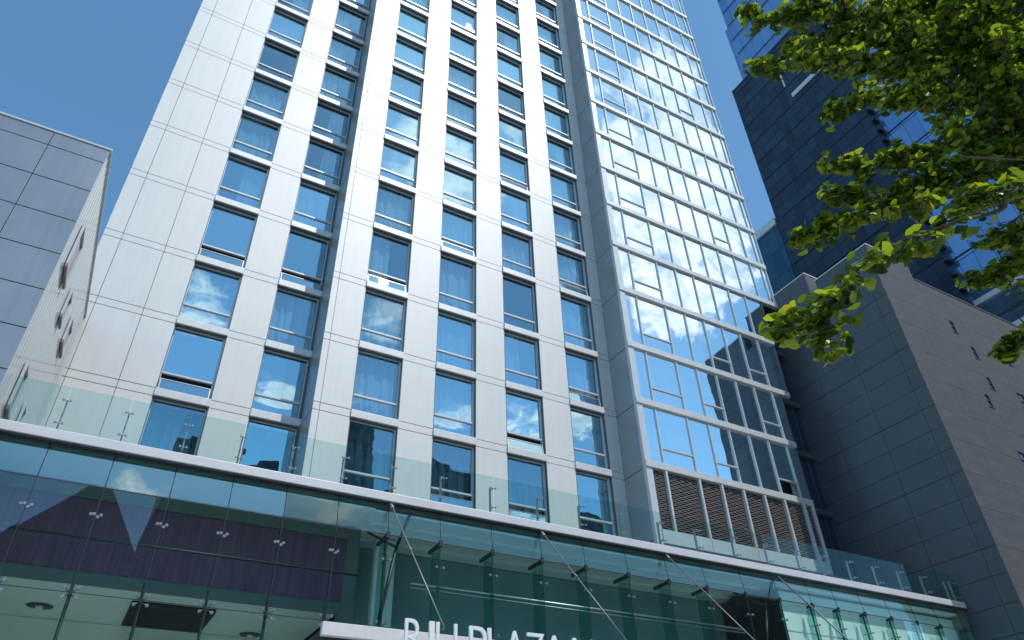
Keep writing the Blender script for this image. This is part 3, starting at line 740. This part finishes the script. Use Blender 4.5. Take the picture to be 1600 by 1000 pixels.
for wx, wz, ww, wh in WS:
    f = MB(); f.box(wx, wx+.03, YD-.01, YD+.062, wz, wz+wh); f.box(wx+.03, wx+ww, YD-.01, YD+.062, wz+wh-.03, wz+wh); f.box(wx+.03, wx+ww, YD-.01, YD+.062, wz+wh*.48, wz+wh*.52)
    f.box(wx-.03, wx+ww+.03, YD-.03, YD-.002, wz-.05, wz)
    q = f.build('window', M['darkframe'], db)
    g = MB(); g.box(wx+.03, wx+ww, YD+.045, YD+.063, wz, wz+wh*.48); g.box(wx+.03, wx+ww, YD+.045, YD+.063, wz+wh*.52, wz+wh-.03); g.build('pane', M['darkwin'], q)
cp = MB(); cp.box(34.45, 59.5, YD-.03, YD+.3, 24.952, 25.04); cp.build('coping', M['stone'], db)
def block(x0, x1, y0, y1, z0, z1):
    s_ = MB(); s_.box(x0, x0+.05, y0+.01, y1, z0, z1); s_.build('roof_block_side', M['slate'], db)
    s_ = MB(); s_.box(x0+.052, x1, y0, y1, z0, z1); s_.build('roof_block', M['stone'], db)
    s_ = MB(); s_.box(x0-.03, x1+.03, y0-.03, y1, z1+.002, z1+.06); s_.build('block_coping', M['concrete'], db)
block(XD, 34.37, YD, 18.8, 24.955, 26.1)
block(XD, 36.0, 19.3, 29.3, 24.91, 27.05)

# ------------------------------------------------------------------ distant towers
def cwblock(b_, x0, x1, y0, y1, z0, z1): b_.box(x0, x1, y0, y1, z0, z1)
dt = thing('dark_glass_tower', 'dark navy glass tower behind the leaves with pale bars near its roof', 'building', (0, 0, 0))
b_ = MB(); b_.box(60, 60.98, 23.7, 38.4, G, 86.8); b_.build('facade', M['darkcw'], dt)
b_ = MB()
for zf in [i*3.5+1.9 for i in range(25)]: b_.box(59.95, 60.0, 23.7, 38.4, zf, zf+.10)
b_.build('floor_line', M['darkframe'], dt)
b_ = MB(); b_.box(59.93, 61.0, 23.6, 38.42, 86.8, 87.1); b_.build('parapet', M['darksteel'], dt)
b_ = MB(); b_.box(59.85, 59.99, 24.5, 30.6, 76.3, 77.0); b_.box(59.85, 59.99, 30.9, 31.1, 79, 81.5); b_.build('light_bar', M['frame'], dt)
for i in range(36):
    pass
for i in range(48):
    b_ = MB(); b_.box(60.05, 60.9, 23.35, 23.69, 6+i*1.7, 6+i*1.7+.5); b_.build('corner_ledge', M['darksteel'], dt)
bt = thing('blue_glass_tower', 'tall bright blue glass tower rising behind the dark tower at upper right', 'building', (0, 0, 0))
b_ = MB(); b_.box(61.0, 85, 15.9, 36.85, G, 100.9); b_.box(61.0, 85, 15.9, 36.3, 100.9, 170); b_.build('facade', M['bluecw'], bt)
b_ = MB(); b_.box(61.3, 84.7, 15.6, 15.9, G, 165); b_.build('pale_facade', M['palecw'], bt)
b_ = MB()
for i in range(48):
    z = 4+i*3.6
    if z < 165: b_.box(60.94, 61.0, 15.9, 36.2, z, z+.14)
b_.build('floor_line', M['darksteel'], bt)
b_ = MB()
for i in range(3): b_.box(60.7, 61.0, 15.9, 23.6, 38.2-i*3.6, 38.7-i*3.6)
b_.build('pale_ledge', M['fascia'], bt)
lt = thing('teal_office_block', 'dark teal office block with pale roof edge beside the dark navy tower', 'building', (0, 0, 0))
b_ = MB(); b_.box(60.2, 80, 38.6, 70, G, 61.2); b_.build('facade', M['tealcw'], lt)
b_ = MB(); b_.box(59.9, 80, 38.6, 70, 61.2, 62.3); b_.build('parapet', M['frame'], lt)

# ------------------------------------------------------------------ across the street (seen only as reflections)
def mir(px, py, yv, plane):
    p = ony(px, py, yv); return Vector((p.x, 2*plane-p.y, p.z))
def opposite(label, x0, x1, y1, h, cat='building', gable=None, mt=None, wins=True):
    t = thing('street_building', label, cat, (0, 0, 0))
    q = MB(); q.box(x0, x1, y1-16, y1, G, h); q.build('wall', mt or M['brick'], t)
    if gable:
        ax, az = gable; r_ = MB()
        r_.poly([(x0, y1+.1, h), (x1, y1+.1, h), (ax, y1+.1, az)]); r_.poly([(x1, y1-16, h), (x0, y1-16, h), (ax, y1-16, az)])
        r_.poly([(x0, y1+.1, h), (ax, y1+.1, az), (ax, y1-16, az), (x0, y1-16, h)]); r_.poly([(x1, y1+.1, h), (x1, y1-16, h), (ax, y1-16, az), (ax, y1+.1, az)])
        r_.build('roof', M['roofslate'], t)
    else:
        r_ = MB(); r_.box(x0-.3, x1+.3, y1-16, y1+.4, h+.002, h+.9); r_.box(x0+(x1-x0)*.3, x0+(x1-x0)*.6, y1-10, y1-4, h+.9, h+4); r_.build('roof', M['roofslate'], t)
    if wins:
        g = MB(); nx = max(2, int((x1-x0)/3)); nz = max(2, int((h-G)/3.6))
        for i in range(nx):
            for j in range(nz):
                xx = x0+(i+.3)*(x1-x0)/nx; z = G+1+j*3.6
                if z+2 < h: g.box(xx, xx+1.3, y1, y1+.05, z, z+2)
        g.build('window', M['darkwin'], t)
ap = mir(170, 745, 57, YC); lf = mir(0, 842, 57, YC); rt = mir(222, 858, 57, YC); b2l = mir(226, 850, 57, YC)
opposite('brown gabled building across the street behind the viewer', lf.x-1, rt.x+.5, -22, lf.z-.5, gable=(ap.x, ap.z))
opposite('broad brick block across the street beside the gabled building', rt.x+1.2, 90, -24, 24, wins=False)
opposite('slim dark tower block far across the street', 24, 31, -46, 52, mt=M['farcw'], wins=False)
opposite('stepped dark tower block far across the street', 36, 50, -44, 46, mt=M['farcw'], wins=False)
opposite('grey tower block far across the street on the left', 5, 14, -50, 47, mt=M['farcw'], wins=False)

opposite('low wide tower block far across the street', 14.5, 23.5, -47, 43, mt=M['farcw'], wins=False)
opposite('long dark tower block far across the street on the right', 53, 92, -45, 43, mt=M['farcw'], wins=False)
# ------------------------------------------------------------------ tree
tree = thing('ginkgo_tree', 'leafy ginkgo tree whose branches reach in from the upper right corner', 'tree', (8.2, -0.6, G))
tree.location = (0, 0, 0)
TX, TY = 8.2, -0.6
mt, nt, bb = mat('ginkgo_leaf')
out = nt.nodes['Material Output']
at = nt.nodes.new('ShaderNodeAttribute'); at.attribute_name = 'leafcol'
bb.inputs['Roughness'].default_value = 0.42
nt.links.new(at.outputs['Color'], bb.inputs['Base Color'])
tr2 = nt.nodes.new('ShaderNodeBsdfTranslucent')
mm_ = nt.nodes.new('ShaderNodeMix'); mm_.data_type = 'RGBA'; mm_.blend_type = 'MULTIPLY'; mm_.inputs['Factor'].default_value = 1
nt.links.new(at.outputs['Color'], mm_.inputs['A']); mm_.inputs['B'].default_value = (2.5, 2.3, 0.7, 1)
nt.links.new(mm_.outputs['Result'], tr2.inputs[0])
ms = nt.nodes.new('ShaderNodeMixShader'); ms.inputs[0].default_value = 0.42
nt.links.new(bb.outputs[0], ms.inputs[1]); nt.links.new(tr2.outputs[0], ms.inputs[2]); nt.links.new(ms.outputs[0], out.inputs[0])
leafmat = mt
caps = [
 [(1158, 12, 12, 5.0), (1190, 28, 22, 5.0), (1240, 22, 32, 5.0), (1310, 20, 42, 5.1), (1400, 20, 50, 5.2), (1510, 15, 58, 5.3), (1640, 0, 80, 5.5)],
 [(1230, 80, 10, 4.8), (1290, 60, 25, 4.9), (1370, 60, 45, 5.0), (1470, 55, 55, 5.0), (1600, 40, 80, 5.2)],
 [(1183, 100, 10, 4.6), (1225, 98, 22, 4.6), (1280, 98, 25, 4.6), (1340, 92, 32, 4.7), (1420, 95, 45, 4.8), (1530, 90, 62, 4.9), (1660, 80, 90, 5.1)],
 [(1298, 178, 10, 4.4), (1325, 165, 19, 4.4), (1372, 150, 22, 4.4), (1420, 158, 30, 4.5), (1480, 140, 42, 4.6), (1560, 140, 58, 4.7), (1650, 130, 80, 4.9)],
 [(1298, 248, 9, 4.1), (1325, 258, 18, 4.1), (1370, 262, 22, 4.1), (1430, 240, 24, 4.2), (1500, 212, 36, 4.3), (1570, 190, 50, 4.5), (1650, 170, 70, 4.7)],
 [(1295, 302, 9, 4.0), (1320, 308, 17, 4.0), (1370, 300, 22, 4.0), (1430, 285, 26, 4.1), (1490, 260, 30, 4.2), (1570, 230, 36, 4.4), (1650, 200, 60, 4.6)],
 [(1246, 376, 9, 3.9), (1268, 362, 16, 3.9), (1305, 352, 24, 3.9), (1345, 335, 24, 3.9), (1400, 318, 26, 4.0), (1450, 300, 22, 4.1), (1540, 260, 24, 4.3), (1650, 220, 50, 4.5)],
 [(1395, 335, 10, 3.9), (1440, 320, 18, 4.0), (1500, 285, 18, 4.1)],
 [(1480, 345, 10, 3.6), (1510, 312, 16, 3.6), (1555, 300, 18, 3.7), (1610, 300, 26, 3.8), (1680, 290, 30, 4.0)],
 [(1525, 438, 9, 4.2), (1548, 430, 16, 4.2), (1580, 425, 22, 4.2), (1640, 400, 40, 4.4)],
 [(1535, 375, 8, 4.2), (1560, 375, 14, 4.2), (1600, 365, 26, 4.3), (1660, 340, 40, 4.4)],
 [(1568, 556, 8, 4.0), (1582, 545, 12, 4.0), (1600, 520, 16, 4.1), (1650, 470, 30, 4.3)],
]
hang = [  # sparse large leaves under the long low twig
 [(1210, 508, 9, 3.2), (1228, 512, 14, 3.2), (1250, 515, 18, 3.2)],
 [(1262, 480, 10, 3.2), (1275, 505, 18, 3.2)],
 [(1285, 470, 14, 3.2), (1310, 485, 22, 3.2)],
 [(1320, 445, 14, 3.2), (1345, 462, 18, 3.2)],
 [(1292, 505, 6, 3.2), (1298, 530, 8, 3.2), (1300, 555, 8, 3.2)],
 [(1350, 405, 7, 3.2), (1372, 405, 10, 3.2)],
 [(1385, 382, 8, 3.3), (1415, 385, 12, 3.3)],
 [(1435, 380, 7, 3.3), (1455, 372, 9, 3.3)],
 [(1480, 352, 8, 3.4), (1500, 340, 10, 3.4)],
]
br = MB(); leaves = []
def smooth_path(pts, n=5):
    out_ = []
    for i in range(len(pts)-1):
        p0 = pts[max(i-1, 0)]; p1 = pts[i]; p2 = pts[i+1]; p3 = pts[min(i+2, len(pts)-1)]
        for k in range(n):
            t = k/n
            out_.append(0.5*((2*p1)+(-p0+p2)*t+(2*p0-5*p1+4*p2-p3)*t*t+(-p0+3*p1-3*p2+p3)*t**3))
    out_.append(pts[-1]); return out_
def leafcluster(p, axis, n, size):
    for _ in range(n):
        d = Vector((rnd(-1, 1), rnd(-1, 1), rnd(-1.1, .45))).normalized()
        leaves.append((p, d, size*rnd(.75, 1.2)))
for cp_ in caps:
    pts = [atd(a, c_, d)+Vector((rnd(-.04, .04),)*3) for a, c_, r_, d in cp_]
    rads = [1.22*r_*d/F for a, c_, r_, d in cp_]
    last = pts[-1]; tj = Vector((TX, TY, last.z-0.2-rnd(.3, 1.4)))
    full = smooth_path(pts+[last.lerp(tj, .5)+Vector((0, 0, .12)), tj])
    N = len(full)
    br.path(full, [.003+.022*(i/N)**5 for i in range(N)])
    for i in range(len(pts)-1):
        a, c_ = pts[i], pts[i+1]; ra, rb = rads[i], rads[i+1]; seglen = (c_-a).length
        vol = seglen*((ra+rb)/2)**2
        cnt = int(6+seglen*(ra+rb)*.5*1450)
        for _ in range(max(8, cnt//5)):
            t = random.random(); r_ = ra+(rb-ra)*t; ax = a.lerp(c_, t)
            d = Vector((rnd(-1, 1), rnd(-1, 1), rnd(-1, 1))).normalized(); ln = r_*rnd(.45, 1.12)
            tip = ax+d*ln; bow = Vector((rnd(-.15, .15), rnd(-.15, .15), rnd(-.05, .2)))*ln
            tq = [ax, ax.lerp(tip, .5)+bow, tip]
            if ln > .06: br.path(tq, [.0035, .0027, .0018], 4)
            ns = 3+int(ln/.028)
            for q in range(ns):
                u = (q+rnd(.2, 1))/ns; p = tq[0].lerp(tq[1], u*2) if u < .5 else tq[1].lerp(tq[2], u*2-1)
                leafcluster(p+Vector((rnd(-1, 1), rnd(-1, 1), rnd(-1, 1)))*.012, d, random.choice((2, 3, 4, 4)), .048)
    # the stretch of this limb beyond the frame carries side twigs and leaves as well
    mid_ = last.lerp(tj, .5)+Vector((0, 0, .12))
    for a, c_ in ((last, mid_), (mid_, last.lerp(tj, .86))):
        for _ in range(34):
            t = random.random(); ax = a.lerp(c_, t); d = Vector((rnd(-1, 1), rnd(-1, 1), rnd(-.8, 1))).normalized()
            ln = rnd(.15, .42); tip = ax+d*ln; bow = Vector((rnd(-.1, .1), rnd(-.1, .1), rnd(-.05, .15)))*ln
            qx = [ax, ax.lerp(tip, .5)+bow, tip]; br.path(qx, [.004, .003, .002], 4)
            for q in range(5):
                u = (q+rnd(.3, 1))/5; p = qx[0].lerp(qx[1], u*2) if u < .5 else qx[1].lerp(qx[2], u*2-1)
                leafcluster(p, d, 4, .055)
for cp_ in hang:
    for i in range(len(cp_)-1):
        a = atd(*cp_[i][:2], cp_[i][3]); c_ = atd(*cp_[i+1][:2], cp_[i+1][3]); ra = cp_[i][2]*cp_[i][3]/F; rb = cp_[i+1][2]*cp_[i+1][3]/F
        cnt = max(3, int(6+(ra+rb)*90))
        br.path([a, a.lerp(c_, .5)+Vector((0, 0, .01)), c_], [.003, .003, .002], 4)
        for _ in range(cnt):
            t = random.random(); r_ = ra+(rb-ra)*t
            d = Vector((rnd(-1, 1), rnd(-1, 1), rnd(-1, 1)))
            leafcluster(a.lerp(c_, t)+d*r_*.8, d, random.choice((2, 3)), .066)
# the long low twig
tw = [atd(*q) for q in ((1207, 503, 3.2), (1225, 492, 3.2), (1258, 482, 3.2), (1290, 452, 3.2), (1335, 425, 3.2), (1375, 396, 3.25), (1420, 372, 3.3), (1452, 366, 3.35), (1500, 345, 3.4), (1560, 330, 3.6), (1660, 290, 3.9))]
tw2 = smooth_path(tw+[Vector((6.3, .4, 3.2)), Vector((TX, TY, 2.9))]); N = len(tw2)
br.path(tw2, [.0035+.012*(i/N)**3 for i in range(N)], 7)
for q in ((1262, 480, 1275, 505), (1290, 455, 1310, 488), (1330, 428, 1345, 462), (1440, 365, 1560, 318), (1500, 245, 1600, 250)):
    d_ = 3.25; br.path([atd(q[0], q[1], d_), atd((q[0]+q[2])/2+3, (q[1]+q[3])/2, d_), atd(q[2], q[3], d_)], [.004, .0035, .003], 5)
# rest of the crown, beyond the right edge of the frame
for _ in range(900):
    d = Vector((rnd(-1, 1), rnd(-1, 1), rnd(-1, 1)))
    if d.length > 1: continue
    p = Vector((8.6, -1.6, 5.2))+Vector((d.x*2.3, d.y*2.6, d.z*2.8))
    leafcluster(p, d, 4, .075)
# leaves
lv = MB(); cols = []
fan = []
n = 7
for k in range(n):
    a = R(-62+124*k/(n-1)); rr = 1.0-.05*abs(k-3)/3-(.10 if k == 3 else 0)
    fan.append((math.sin(a)*rr, math.cos(a)*rr))
palette = [(.020, .045, .012), (.030, .062, .015), (.048, .090, .018), (.068, .120, .020), (.095, .160, .016), (.15, .22, .02), (.19, .26, .022), (.26, .31, .028)]
for p, d, s in leaves:
    up = Vector((rnd(-.7, .7), rnd(-.7, .7), 1)).normalized()
    side_ = d.cross(up)
    if side_.length < .05: continue
    side_.normalize(); nrm = side_.cross(d).normalized(); ps = p+d*s*.45; i = len(lv.v)
    fold = rnd(-.25, .35); curl = rnd(-.25, .25)
    lv.v.append(tuple(ps))
    for (fx, fy) in fan:
        q = ps+side_*fx*s*.62+d*fy*s*.62+nrm*(abs(fx)*fold+fy*fy*curl*.5)*s*.6; lv.v.append(tuple(q))
    for k in range(n-1): lv.f.append((i, i+1+k, i+2+k)); lv.sm.append(True)
    # stalk
    j = len(lv.v); lv.v += [tuple(p), tuple(p+side_*.0012), tuple(ps+side_*.0012), tuple(ps)]; lv.f.append((j, j+1, j+2, j+3)); lv.sm.append(False)
    cc_ = random.choice(palette); w_ = rnd(.8, 1.2); cols += [(cc_[0]*w_, cc_[1]*w_, cc_[2]*w_, 1)]*(n-1+1)
lo = lv.build('crown', leafmat, tree)
ca_ = lo.data.color_attributes.new('leafcol', 'FLOAT_COLOR', 'CORNER')
buf = []
for pi, pl in enumerate(lo.data.polygons): buf += list(cols[pi])*pl.loop_total
ca_.data.foreach_set('color', buf)
tag(lo, None)
trunk = [Vector((TX, TY, G)), Vector((TX+.05, TY, 0.5)), Vector((TX, TY+.05, 2.2)), Vector((TX-.05, TY, 4)), Vector((TX+.05, TY-.1, 6)), Vector((TX, TY-.3, 8))]
tk = MB(); sp3 = smooth_path(trunk); tk.path(sp3, [.19*(1-.75*i/len(sp3))+(.08 if i == 0 else 0) for i in range(len(sp3))], 12); tk.build('trunk', M['bark'], tree)
br.build('branch', M['bark'], tree)
print('leaves', len(leaves))
